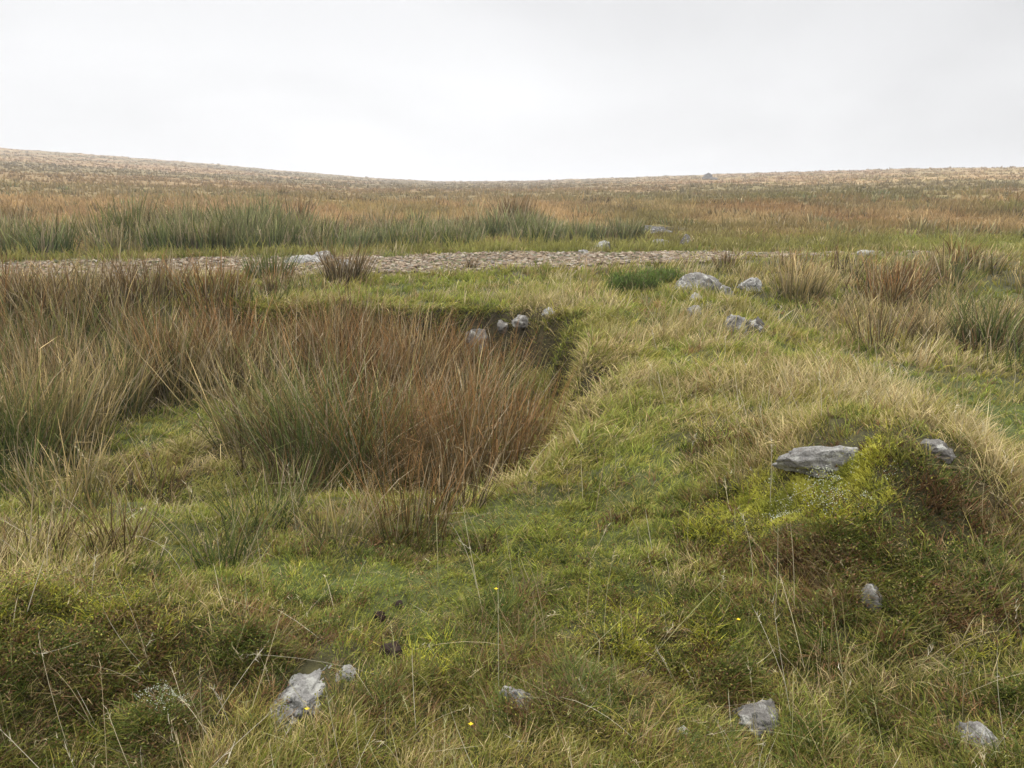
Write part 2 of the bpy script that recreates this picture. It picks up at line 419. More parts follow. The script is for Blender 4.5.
# ------------------------------------------------------------------ rocks
rocks_xy = []          # footprints kept clear of grass
def rock_mesh(sx, sy, sz, seed, planes=7, sub=4, rough=.13):
    bm = bmesh.new(); bmesh.ops.create_icosphere(bm, subdivisions=sub, radius=1.0)
    rg = np.random.default_rng(seed)
    pl = []
    for _ in range(planes):
        nn = Vector(rg.normal(size=3)).normalized()
        pl.append((nn, rg.uniform(.52, .82)))
    off = Vector(rg.uniform(-50, 50, 3))
    for v in bm.verts:
        p = v.co.copy()
        p *= 1 + .28 * mnoise.noise(p * 1.1 + off)
        for nn, d in pl:
            e = p.dot(nn) - d
            if e > 0: p -= nn * e * .9
        nn = v.co.normalized()
        p += nn * rough * (mnoise.noise(p * 3.2 + off) * .8 + abs(mnoise.noise(p * 7 + off)) * .5 + mnoise.noise(p * 15 + off) * .25)
        v.co = Vector((p.x * sx, p.y * sy, p.z * sz))
    me = bpy.data.meshes.new('boulder'); bm.to_mesh(me); bm.free()
    me.polygons.foreach_set('use_smooth', [True] * len(me.polygons))
    return me
def rock(name, cat, u, v, w, d, h, label, mat=M_ROCK, rz=0, tilt=0, seed=1, sink=.35, group=None, sub=4, rough=.22, shift=.45):
    """u, v: picture point of the foot of the rock; w, d, h: size in metres"""
    x, y, t = at(u, v)
    y += d * shift
    me = rock_mesh(w * .56, d * .56, h * .86, seed, sub=sub, rough=rough)
    o = link(name, me, mat)
    o.location = (x, y, float(H(x, y)) + h * (.5 - sink - .2))
    o.rotation_euler = (math.radians(tilt * .7), math.radians(tilt * .3), math.radians(rz))
    tag(o, label, cat, group)
    rocks_xy.append((x, y, max(w, .05) * .34, max(d, .05) * .32))
    return o
rock('boulder', 'boulder', 842, 468, .42, .18, .10, 'long grey lichened granite boulder on top of the mossy mound', M_ROCK_PALE, 3, -5, 47, .74, sub=5)
rock('boulder', 'boulder', 938, 461, .17, .16, .075, 'low purple grey boulder sunk in the mound right of the long grey one', M_ROCK, -20, -4, 46, .90, sub=5)
rock('boulder', 'boulder', 295, 732, .15, .36, .036, 'white and black crusted granite slab bedded in the turf beside the bilberry mound', M_ROCK_PALE, -16, 10, 13, .36, sub=5, rough=.3)
rock('boulder', 'boulder', 348, 680, .05, .05, .035, 'small pale stone just right of the white crusted slab', M_ROCK_PALE, 0, 0, 14, .35)
rock('boulder', 'boulder', 519, 712, .11, .10, .065, 'small bluish stone half hidden in turf between the slab and the square grey stone', M_ROCK_PALE, 10, 0, 15, .32)
rock('boulder', 'boulder', 762, 734, .16, .14, .07, 'squarish rough grey stone lying in the near turf', M_ROCK, 8, 5, 16, .32, sub=5)
rock('boulder', 'boulder', 992, 756, .09, .13, .06, 'grey stone with tilted grain at the near right corner of the turf', M_ROCK, 30, 20, 17, .32)
rock('boulder', 'boulder', 875, 614, .085, .09, .085, 'small blue grey stone poking from the rust coloured foot of the mound', M_ROCK, 0, 15, 18, .28)
rock('boulder', 'boulder', 683, 742, .045, .05, .035, 'tiny white pebble left of the squarish grey stone', M_ROCK_PALE, 0, 0, 19, .25)
rock('boulder', 'boulder', 699, 293, .66, .42, .28, 'largest sloping grey brown boulder beside the track end', M_ROCK, 20, -5, 21, .25)
rock('boulder', 'boulder', 721, 299, .42, .30, .24, 'low rounded grey boulder between the sloping one and the pale humped one', M_ROCK, 0, 5, 22, .3)
rock('boulder', 'boulder', 753, 291, .38, .30, .21, 'pale humped boulder at the right of the cluster by the track', M_ROCK_PALE, -12, 4, 23, .3)
rock('boulder', 'boulder', 697, 302, .15, .13, .13, 'small white stone at the foot of the largest sloping boulder', M_ROCK_PALE, 0, 0, 24, .25)
rock('boulder', 'boulder', 696, 317, .16, .13, .11, 'small cream stone alone in short grass below the cluster', M_ROCK_PALE, 15, 0, 25, .25)
rock('boulder', 'boulder', 739, 334, .27, .22, .19, 'peaked grey boulder nearest of the stones on the grassy bank', M_ROCK, 10, 8, 26, .28)
rock('boulder', 'boulder', 757, 334, .22, .2, .16, 'low brown grey stone touching the peaked boulder on its right', M_ROCK_DARK, -15, 0, 27, .3)
rock('boulder', 'boulder', 474, 328, .30, .24, .22, 'rounded grey boulder at the left end of the undercut peat bank', M_ROCK, 0, 10, 28, .3, shift=-.15)
rock('boulder', 'boulder', 503, 321, .17, .20, .12, 'tilted lichened slab stone beside the rounded boulder under the bank', M_ROCK, -35, 15, 29, .3, shift=-.15)
rock('boulder', 'boulder', 524, 318, .26, .20, .10, 'flat grey stone in the middle of the undercut bank', M_ROCK, 10, 0, 30, .3, shift=-.15)
rock('boulder', 'boulder', 549, 312, .20, .2, .12, 'white topped stone at the right end of the undercut bank', M_ROCK_PALE, 0, 5, 31, .25, shift=-.15)
rock('boulder', 'boulder', 603, 250, .48, .34, .20, 'white rounded boulder alone on the far verge of the track', M_ROCK_PALE, 5, 0, 32, .22)
rock('boulder', 'boulder', 652, 235, 1.5, .9, .24, 'wide flat grey slab lying in the dark peat hollow beyond the track', M_ROCK_BLACK, 4, 0, 33, .02)
rock('boulder', 'boulder', 662, 246, .50, .35, .20, 'low pale stone in front of the flat slab beyond the track', M_ROCK, 8, 0, 34, .25)
rock('boulder', 'boulder', 624, 233, .45, .35, .24, 'small grey stone left of the flat slab in the peat', M_ROCK, 0, 0, 35, .25)
rock('boulder', 'boulder', 686, 246, .34, .3, .34, 'brown stone beside the black peat hole past the track', M_ROCK_DARK, 0, 0, 36, .3)
rock('boulder', 'boulder', 300, 264, .75, .5, .20, 'pale flat stone in the broken heap at the left verge of the track', M_ROCK_PALE, 8, 0, 37, .3)
rock('boulder', 'boulder', 322, 262, .60, .4, .26, 'light grey upright stone in the broken heap beside the rush tuft', M_ROCK_PALE, -10, 5, 38, .3)
rock('boulder', 'boulder', 342, 268, .40, .3, .18, 'small grey stone between the upright stone and the track gravel', M_ROCK, 0, 0, 39, .3)
rock('boulder', 'boulder', 585, 254, .30, .25, .12, 'small angular stone at the gravel edge near the white rounded boulder', M_ROCK, 0, 0, 40, .3)
rock('boulder', 'boulder', 868, 256, .42, .3, .14, 'pale stone where the track dies out in the grass', M_ROCK_PALE, 0, 0, 41, .25)
rock('boulder', 'boulder', 708, 179.8, 2.2, 1.6, 1.5, 'dark far away boulder standing up near the skyline', M_ROCK_BLACK, 0, 0, 42, .12)
rock('boulder', 'boulder', 714, 179.8, 2.4, 1.6, .6, 'low grey boulder trailing right of the dark skyline one', M_ROCK_DARK, 0, 0, 43, .2)
def clod(u, v, s, seed, label):
    x, y, t = at(u, v)
    me = rock_mesh(s * .6, s * .55, s * .45, seed, rough=.3)
    c = np.tile([.022, .014, .010], (len(me.vertices), 1)) * np.random.default_rng(seed).uniform(.6, 1.6, (len(me.vertices), 1))
    a = me.attributes.new('Col', 'FLOAT_COLOR', 'POINT'); c4 = np.ones((len(c), 4), np.float32); c4[:, :3] = c; a.data.foreach_set('color', c4.ravel())
    o = link('peat_clod', me, M_PEAT); o.location = (x, y, float(H(x, y)) + s * .12); tag(o, label, 'peat clod')
    rocks_xy.append((x, y, s * .4, s * .4))
clod(391, 655, .075, 51, 'dark brown peat clod right of the white crusted slab')
clod(379, 618, .045, 52, 'small black peat lump above the larger brown clod')
clod(398, 606, .035, 53, 'smallest dark lump furthest up the green slope')

RK = np.array(rocks_xy)
def rock_clear(x, y, grow=1.0):
    keep = np.ones(len(x), bool)
    for cx, cy, rx, ry in RK:
        keep &= ((x - cx) / (rx * grow)) ** 2 + ((y - cy) / (ry * grow)) ** 2 > 1
    return keep

# ------------------------------------------------------------------ loose stone of the track
def gravel():
    rg = np.random.default_rng(7)
    n = 34000
    x = rg.uniform(-24, 10, n); v_ = rg.uniform(-1, 1, n); v_ = np.sign(v_) * np.abs(v_) ** .9
    y = track_y(x) + v_ * (track_hw(x) * 1.02)
    ok = (fbm(x * .9, y * 1.5, 97) + .3 * rg.random(n) - .42 * sst(3, 8, x) - .25 * sst(.6, 1, np.abs(v_)) + .06) > .38
    ok &= rg.random(n) < (.55 + .45 * sst(-9, -5, x))
    x, y = x[ok], y[ok]; n = len(x)
    ok = track_mask(x, y, .3) > rg.random(n) * .8; x, y = x[ok], y[ok]; n = len(x)
    z = H(x, y) + .025
    bm = bmesh.new(); bmesh.ops.create_icosphere(bm, subdivisions=1, radius=1)
    base = np.array([v.co[:] for v in bm.verts]); f = np.array([[q.index for q in p.verts] for p in bm.faces]); bm.free()
    s = .012 + .048 * rg.random(n) ** 2.6
    sc = rg.uniform(.6, 1.3, (n, 3)) * np.array([1.25, 1.1, .62]); a = rg.uniform(0, 6.28, n)
    P = base[None] * (1 + .35 * rg.normal(size=(n, len(base), 1)).clip(-1.2, 1.2)) * sc[:, None] * s[:, None, None]
    ca, sa = np.cos(a)[:, None], np.sin(a)[:, None]
    P = np.stack([P[..., 0] * ca - P[..., 1] * sa, P[..., 0] * sa + P[..., 1] * ca, P[..., 2]], -1) + np.stack([x, y, z], -1)[:, None]
    pal = np.array([[.235, .175, .115], [.20, .152, .10], [.28, .225, .155], [.21, .185, .15], [.12, .085, .055], [.33, .28, .21], [.14, .105, .07], [.10, .10, .05], [.21, .15, .10]])
    c = pal[rg.integers(0, len(pal), n)] * rg.uniform(.7, 1.1, (n, 1))
    F = (f[None] + (np.arange(n) * len(base))[:, None, None]).reshape(-1, 3)
    C = np.repeat(c, len(base), 0)
    me = tri_mesh('gravel', P.reshape(-1, 3), F, C)
    tag(link('gravel', me, M_STONE), 'loose pale brown and grey stones covering the moorland track', 'gravel', kind='stuff')
gravel()

# ------------------------------------------------------------------ blades
def blades(x, y, z, az, length, lean, bend, width, cb, ct, seg=3, rng=None, twist=1.0, taper=.9, kink=None, cpow=1.0):
    """ribbons rising from (x, y, z) that lean to azimuth az and bend over along their length"""
    n = len(x)
    t = np.linspace(0, 1, seg + 1)
    dx, dy = np.cos(az), np.sin(az)
    th = lean[:, None] + bend[:, None] * ((t[:-1] + t[1:]) / 2)[None] ** 1.3
    if kink is not None: th = th + kink[0][:, None] * (t[:-1][None] >= kink[1][:, None])
    ds = (length / seg)[:, None]
    hor = np.concatenate([np.zeros((n, 1)), np.cumsum(np.sin(th) * ds, 1)], 1)
    ver = np.concatenate([np.zeros((n, 1)), np.cumsum(np.cos(th) * ds, 1)], 1)
    wa = az + math.pi / 2 + rng.normal(0, twist, n)
    wx, wy = np.cos(wa), np.sin(wa)
    w = width[:, None] * .5 * (1 - taper * t[None] ** 1.6)
    px = x[:, None] + hor * dx[:, None]; py = y[:, None] + hor * dy[:, None]; pz = z[:, None] + ver
    Lp = np.stack([px - wx[:, None] * w, py - wy[:, None] * w, pz], -1)
    Rp = np.stack([px + wx[:, None] * w, py + wy[:, None] * w, pz], -1)
    co = np.concatenate([np.stack([Lp[:, :-1], Rp[:, :-1]], 2).reshape(n, -1, 3), Lp[:, -1:, :]], 1)   # 2*seg + 1
    m = 2 * seg + 1
    f = []
    for k in range(seg - 1):
        a, b, c, d = 2 * k, 2 * k + 1, 2 * k + 2, 2 * k + 3
        f += [[a, b, d], [a, d, c]]
    f.append([2 * seg - 2, 2 * seg - 1, 2 * seg])
    F = (np.array(f)[None] + (np.arange(n) * m)[:, None, None]).reshape(-1, 3)
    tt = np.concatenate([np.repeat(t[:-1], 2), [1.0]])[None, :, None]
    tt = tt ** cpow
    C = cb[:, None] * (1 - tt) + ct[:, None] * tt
    return co.reshape(-1, 3), F, C.reshape(-1, 3)

def sample(n, r0, r1, a=0.4, half=0.80, rng=None):
    """points round the viewer, thinning out with distance"""
    u = rng.random(n)
    r = (r0 ** -a * (1 - u) + r1 ** -a * u) ** (-1 / a)
    az = rng.uniform(-half, half, n)
    return np.sin(az) * r, np.cos(az) * r
def px(x, y, k=.9, mn=.0022):
    return np.maximum(mn, k * np.hypot(np.hypot(x, y), CAM_Z) / F_PX)

def tufted(seed, nt, per, r0, r1, dens, hfun, colfun, spread=.05, lean0=.15, bend0=.9, seg=2, wpx=.95, a=.4, wind=0.0, half=.8, box=None):
    rg = np.random.default_rng(seed)
    x, y = sample(nt, r0, r1, a, half, rg) if box is None else (rg.uniform(box[0], box[1], nt), rg.uniform(box[2], box[3], nt))
    p = dens(x, y); k = (rg.random(nt) < p) & rock_clear(x, y, 1.12)
    x, y = x[k], y[k]; n = len(x)
    h = hfun(x, y) * rg.lognormal(0, .28, n) * np.where(rock_clear(x, y, 1.8), 1.0, .7)
    flow = (fbm(x * .9, y * .9, seed + 5) - .5) * 9 + rg.normal(0, .5, n)          # each tuft lies over one way
    sprd = spread * (.6 + .5 * h / .12)
    cb, ct = colfun(x, y, rg)
    rep = lambda q: np.repeat(q, per, 0)
    N_ = n * per
    aa = rg.uniform(0, 2 * math.pi, N_); rad = np.abs(rg.normal(0, 1, N_)) * rep(sprd)
    bx, by = rep(x) + np.cos(aa) * rad, rep(y) + np.sin(aa) * rad
    lx = np.cos(aa) * .55 + np.cos(rep(flow)) * .55 + wind; ly = np.sin(aa) * .55 + np.sin(rep(flow)) * .55
    dirn = np.arctan2(ly, lx) + rg.normal(0, .5, N_)
    ln = rep(h) * rg.uniform(.5, 1.25, N_)
    lean = lean0 + np.abs(rg.normal(0, .28, N_)); bend = bend0 * rg.uniform(.3, 1.5, N_)
    w = px(bx, by, wpx) * rg.uniform(.7, 1.3, N_)
    j = rg.normal(1, .16, (N_, 1)).clip(.5, 1.6)
    ok = (track_mask(bx, by, .2) < rg.random(N_) * 1.3 + .75 * sst(2.5, 7, bx)) & rock_clear(bx, by, .95)
    sel = lambda q: q[ok]
    return blades(sel(bx), sel(by), H(sel(bx), sel(by)) - .008, sel(dirn), sel(ln), sel(lean), sel(bend), sel(w), rep(cb)[ok] * j[ok], rep(ct)[ok] * j[ok], seg, rg)

def cmix(n, choices, w):
    """choices k x 3, w n x k"""
    w = np.maximum(w, 1e-4); w = w / w.sum(1, keepdims=True)
    return w
def pick(rg, w):
    w = np.maximum(w, 0); c = np.cumsum(w, 1); c /= c[:, -1:]
    return (rg.random(len(w))[:, None] > c).sum(1).clip(0, w.shape[1] - 1)

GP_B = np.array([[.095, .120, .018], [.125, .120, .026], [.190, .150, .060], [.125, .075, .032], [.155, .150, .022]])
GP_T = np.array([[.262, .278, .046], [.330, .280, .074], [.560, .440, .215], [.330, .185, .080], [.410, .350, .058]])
def grass_cols(x, y, rg):
    g, s, b, ru, mo = field(GREEN, x, y), field(STRAW, x, y), field(SHRUB, x, y), field(RUST, x, y), field(MOSS, x, y)
    n = fbm(x * 1.6, y * 1.6, 301, 3)
    n2 = sst(.42, .62, fbm(x * 3.3, y * 3.3, 305, 3))
    w = np.stack([.25 + 2.4 * g - .5 * s + .5 * n2, .55 + .3 * g + .3 * n, .13 + .14 * (1 - sst(3, 4.5, np.hypot(x, y))) + 1.3 * s + .75 * sst(.5, .62, n) * (1 - n2) - .12 * g, .06 + .07 * (1 - sst(3, 4.5, np.hypot(x, y))) + .5 * ru + .2 * b, .10 + .5 * mo], 1)
    k = pick(rg, w)
    j = rg.lognormal(0, .16, (len(x), 1)) * (1 + .16 * np.minimum(g, 1))[:, None]
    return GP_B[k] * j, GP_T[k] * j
def d_grass(x, y):
    d = 1 - .72 * np.maximum(field(SHRUB, x, y), field(MOSS, x, y))
    d *= 1 - .9 * field(PEAT, x, y); d *= 1 - .25 * sst(.8, 1.6, slope(x, y)); tm = track_mask(x, y, .5); d *= 1 - tm * np.clip(1.06 - .9 * sst(2.5, 8, x) - .5 * sst(.52, .66, fbm(x * .8, y * 1.5, 97)), 0, 1)
    return d
def h_grass(x, y):
    return .036 + .042 * fbm(x * 1.8, y * 1.8, 311) + .08 * field(STRAW, x, y) - .015 * field(GREEN, x, y) + .07 * sst(3, 9, np.hypot(x, y)) * (1 - .5 * field(GREEN, x, y))

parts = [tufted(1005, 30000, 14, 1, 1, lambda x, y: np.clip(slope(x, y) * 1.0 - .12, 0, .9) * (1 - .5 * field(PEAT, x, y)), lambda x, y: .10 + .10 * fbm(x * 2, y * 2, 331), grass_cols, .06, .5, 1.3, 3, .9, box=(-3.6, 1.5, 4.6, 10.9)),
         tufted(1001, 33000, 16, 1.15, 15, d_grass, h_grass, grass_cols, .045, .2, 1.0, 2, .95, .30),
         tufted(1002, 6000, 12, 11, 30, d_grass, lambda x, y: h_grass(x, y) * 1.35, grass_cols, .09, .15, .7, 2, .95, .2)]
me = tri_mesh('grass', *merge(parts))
tag(link('grass', me, M_LEAF), 'short green and straw moorland grass covering the ground', 'grass', kind='stuff')

# cushions of low shrubs and moss: dense short shoots
SH_B = np.array([[.045, .055, .014], [.085, .085, .020], [.080, .050, .024], [.060, .045, .024], [.230, .225, .025]])
SH_T = np.array([[.115, .150, .028], [.225, .220, .044], [.210, .115, .050], [.260, .190, .090], [.520, .500, .065]])
def shoot_cols(x, y, rg):
    ru, mo = field(RUST, x, y), field(MOSS, x, y)
    q = [vnoise(x * 9, y * 9, 610 + i) for i in range(5)]
    w = np.stack([.9 + 0 * x, .55 + .4 * mo, .30 + 1.3 * ru, .30 + .7 * ru, -.02 + 4.2 * mo ** 1.6], 1) * (.15 + 1.7 * np.stack(q, 1) ** 2)
    k = pick(rg, w); j = rg.lognormal(0, .16, (len(x), 1)); return SH_B[k] * j, SH_T[k] * j
def d_shoot(x, y):
    near = .62 * (1 - sst(3.0, 4.4, np.hypot(x, y))) * (1 - .75 * field(GREEN, x, y)) * sst(.42, .6, fbm(x * 2.4, y * 2.4, 620))
    return np.maximum(np.maximum(field(SHRUB, x, y), field(MOSS, x, y)) * (.6 + .75 * fbm(x * 5, y * 5, 621)), near)
def moss_cols(x, y, rg):
    t = (sst(.35, .7, vnoise(x * 15, y * 15, 641)) + rg.normal(0, .15, len(x))).clip(0, 1)[:, None]
    return np.array([.130, .135, .022]) * (1 - t) + np.array([.24, .22, .030]) * t, np.array([.300, .320, .050]) * (1 - t) + np.array([.66, .63, .110]) * t
me = tri_mesh('moss', *tufted(1102, 30000, 20, 1, 1, lambda x, y: np.clip(1.3 * field(MOSS, x, y) ** 1.2 * (.05 + 1.3 * sst(.36, .58, fbm(x * 6, y * 6, 642, 3))), 0, 1), lambda x, y: .020 + .022 * sst(.3, .7, fbm(x * 8, y * 8, 643)), moss_cols, .016, .3, .8, 2, 1.1, box=(.5, 2.7, 2.4, 4.3)))
tag(link('moss', me, M_LEAF), 'thick yellow green moss cushion below the long grey boulder', 'moss', kind='stuff')
parts = [tufted(1101, 90000, 20, 1.2, 8, d_shoot, lambda x, y: (.022 + .055 * sst(.35, .7, fbm(x * 7, y * 7, 401, 3))) * (1 - .45 * field(MOSS, x, y)), shoot_cols, .022, .25, .9, 2, 1.25, .35)]
me = tri_mesh('heather_shoots', *merge(parts))
tag(link('heather_shoots', me, M_LEAF), 'dense cushions of short heather, bilberry and moss shoots on the near mounds', 'heather', kind='stuff')

# long dry grass: purple moor grass leaves and bleached seed stalks
def dry_cols(x, y, rg):
    P_B = np.array([[.145, .140, .035], [.170, .120, .050], [.230, .190, .085]]); P_T = np.array([[.43, .36, .15], [.38, .26, .12], [.55, .46, .26]])
    k = pick(rg, np.tile([1., .5, .7], (len(x), 1))); j = rg.lognormal(0, .15, (len(x), 1))
    return P_B[k] * j, P_T[k] * j
def d_dry(x, y):
    return np.clip(field(STRAW, x, y) * .46 * (.5 + 1.1 * sst(.4, .6, fbm(x * 2.1, y * 2.1, 325))) + .05 * sst(.55, .7, fbm(x * .8, y * .8, 321)), 0, 1) * (1 - .85 * field(SHRUB, x, y)) * (1 - .8 * field(PEAT, x, y)) * (1 - track_mask(x, y, .5)) * (1 - .85 * field(GREEN, x, y))
def h_dry(x, y): return .10 + .075 * field(STRAW, x, y) + .08 * fbm(x, y, 322) + .05 * sst(4, 9, np.hypot(x, y))
parts = [tufted(1003, 9500, 20, 1.6, 16, d_dry, h_dry, dry_cols, .05, .15, .85, 3, .75, .25, .25),
         tufted(1013, 7000, 16, 8, 30, lambda x, y: np.clip(d_dry(x, y) * 1.1 + .12, 0, 1), lambda x, y: h_dry(x, y) * 1.05, dry_cols, .10, .12, .55, 3, .85, .2, .2)]
me = tri_mesh('dry_grass', *merge(parts))
tag(link('dry_grass', me, M_LEAF), 'long bleached straw coloured grass leaning over the bank and hollow edges', 'dry grass', kind='stuff')

def stalks():
    rg = np.random.default_rng(1021)
    x, y = sample(9500, 1.3, 14, .3, .75, rg)
    d = .22 + .3 * field(STRAW, x, y) - .05 * field(GREEN, x, y)
    k = (rg.random(len(x)) < d) & rock_clear(x, y) & (track_mask(x, y) < .2); x, y = x[k], y[k]; n = len(x)
    L_ = (.10 + .34 * rg.random(n) ** 1.5) * (1 + .15 * field(STRAW, x, y)); az_ = rg.normal(2.6, 1.0, n)
    flop = rg.random(n) < .5
    az_[flop] = rg.uniform(0, 6.28, flop.sum())
    lean = np.abs(rg.normal(.30, .25, n)) + flop * rg.uniform(.5, 1.15, n); bend = rg.normal(.25, .35, n)
    w = px(x, y, .55, .0012) * rg.uniform(.8, 1.25, n)
    pal = np.array([[.46, .38, .22], [.58, .50, .33], [.34, .25, .13], [.38, .36, .17], [.60, .54, .40]])[rg.integers(0, 5, n)] * rg.uniform(.75, 1.1, (n, 1))
    base = blades(x, y, H(x, y) - .01, az_, L_, lean, bend, w, pal * .7, pal, 5, rg, taper=.45)
    # a wispy seed head on half of them
    co = base[0].reshape(n, -1, 3); tip = co[:, -1]
    hh = rg.random(n) < .55; m = hh.sum(); per = 7
    T = np.repeat(tip[hh], per, 0); a2 = np.repeat(az_[hh], per) + rg.normal(0, .9, m * per)
    dz = rg.uniform(0, .07, m * per)
    le = np.repeat((lean + bend)[hh], per)
    back = np.repeat(az_[hh], per)
    hx, hy, hz = T[:, 0] - np.cos(back) * np.sin(le) * dz, T[:, 1] - np.sin(back) * np.sin(le) * dz, T[:, 2] - np.cos(le) * dz
    c2 = np.repeat(pal[hh], per, 0) * .95
    heads = blades(hx, hy, hz, a2, rg.uniform(.012, .03, m * per), le + rg.normal(0, .5, m * per), np.zeros(m * per), px(hx, hy, .7, .0015), c2, c2, 1, rg)
    return merge([base, heads])
me = tri_mesh('grass_stalks', *stalks())
tag(link('grass_stalks', me, M_LEAF), 'thin pale flowering grass stalks standing and lying over the turf', 'grass stalks', kind='stuff')

# ------------------------------------------------------------------ low shrubs, moss, lichen: many small leaves in a cushion
def leaves(x, y, z, size, cols, rg, long=1.6):
    n = len(x)
    d = rg.normal(size=(n, 3)); d[:, 2] = np.abs(d[:, 2]) * .8 + .2; d /= np.linalg.norm(d, axis=1, keepdims=True)
    e = np.cross(d, rg.normal(size=(n, 3))); e /= np.linalg.norm(e, axis=1, keepdims=True)
    P = np.stack([x, y, z], -1); s = size[:, None]
    co = np.stack([P, P + d * s * long * .5 + e * s * .45, P + d * s * long, P + d * s * long * .5 - e * s * .45], 1)
    F = np.array([[0, 1, 2], [0, 2, 3]])[None] + (np.arange(n) * 4)[:, None, None]
    return co.reshape(-1, 3), F.reshape(-1, 3), np.repeat(cols, 4, 0)
def shrub_cover():
    rg = np.random.default_rng(1031)
    n = 1100000
    x, y = sample(n, 1.2, 9, .45, .78, rg)
    sh, ru, mo = field(SHRUB, x, y), field(RUST, x, y), field(MOSS, x, y)
    sh = np.maximum(sh, .38 * (1 - sst(3.0, 4.2, np.hypot(x, y))) * (1 - .6 * field(GREEN, x, y)))
    bump = fbm(x * 7, y * 7, 401, 3)
    k = rg.random(n) < .55 * sh * (.35 + .9 * bump); k &= rock_clear(x, y, 1.02)
    x, y, ru, mo, bump = x[k], y[k], ru[k], mo[k], bump[k]; n = len(x)
    top = .012 + .080 * sst(.3, .72, bump)
    z = H(x, y) + top * rg.random(n) ** .6
    w = np.stack([.9 + 0 * x, .55 + .5 * mo, .38 + 1.3 * ru, .45 + .8 * ru, .28 + 2.2 * mo, .10 + .25 * ru], 1)
    pal = np.array([[.095, .125, .024], [.190, .195, .040], [.175, .095, .042], [.210, .160, .070], [.270, .255, .050], [.220, .105, .050]])
    pid = pick(rg, w * (.4 + 1.2 * np.stack([vnoise(x * 14, y * 14, 410 + q) for q in range(6)], 1)))
    c = pal[pid] * rg.lognormal(-.15, .30, (n, 1)).clip(.4, 1.35)
    return leaves(x, y, z, px(x, y, 1.25, .0035) * rg.uniform(.6, 1.5, n), c, rg)
me = tri_mesh('bilberry_cover', *shrub_cover())
tag(link('bilberry_cover', me, M_LEAF), 'low bilberry and heather cover, dark green and rust, on the near mounds', 'bilberry', kind='stuff')
def moss_cover():
    rg = np.random.default_rng(1041)
    n = 240000
    x, y = sample(n, 1.5, 8, .4, .78, rg)
    mo = field(MOSS, x, y); k = rg.random(n) < mo ** 1.5 * (.25 + 1.1 * fbm(x * 9, y * 9, 421)) * 1.0; k &= rock_clear(x, y, 1.0)
    x, y = x[k], y[k]; n = len(x)
    z = H(x, y) + .012 + .080 * sst(.3, .72, fbm(x * 7, y * 7, 401, 3)) * rg.uniform(.75, 1.2, n)
    t = rg.random((n, 1)) * .6 + .7 * sst(.4, .65, vnoise(x * 12, y * 12, 431))[:, None] * .6
    c = np.array([.280, .280, .032]) * (1 - t) + np.array([.560, .560, .075]) * t
    return leaves(x, y, z, px(x, y, .9, .003) * rg.uniform(.6, 1.2, n), c, rg, 1.2)
me = tri_mesh('moss', *moss_cover())
tag(link('moss', me, M_LEAF), 'bright yellow green moss cushions among the bilberry', 'moss', kind='stuff')
def lichen_cover():
    rg = np.random.default_rng(1051)
    n = 500000
    x, y = sample(n, 1.5, 8, .4, .78, rg)
    m = field(LICHEN, x, y); k = rg.random(n) < m * sst(.45, .7, fbm(x * 16, y * 16, 441, 3)) * 1.3; x, y = x[k], y[k]; n = len(x)
    z = H(x, y) + .035 + .080 * sst(.3, .72, fbm(x * 7, y * 7, 401, 3)) * rg.uniform(.8, 1.1, n)
    c = np.array([.50, .52, .40]) * rg.uniform(.7, 1.2, (n, 1))
    return leaves(x, y, z, px(x, y, .9, .003) * rg.uniform(.7, 1.3, n), c, rg, 1.2)
me = tri_mesh('lichen', *lichen_cover())
tag(link('lichen', me, M_LEAF), 'pale grey green tufts of reindeer lichen on the mossy mound', 'lichen', kind='stuff')

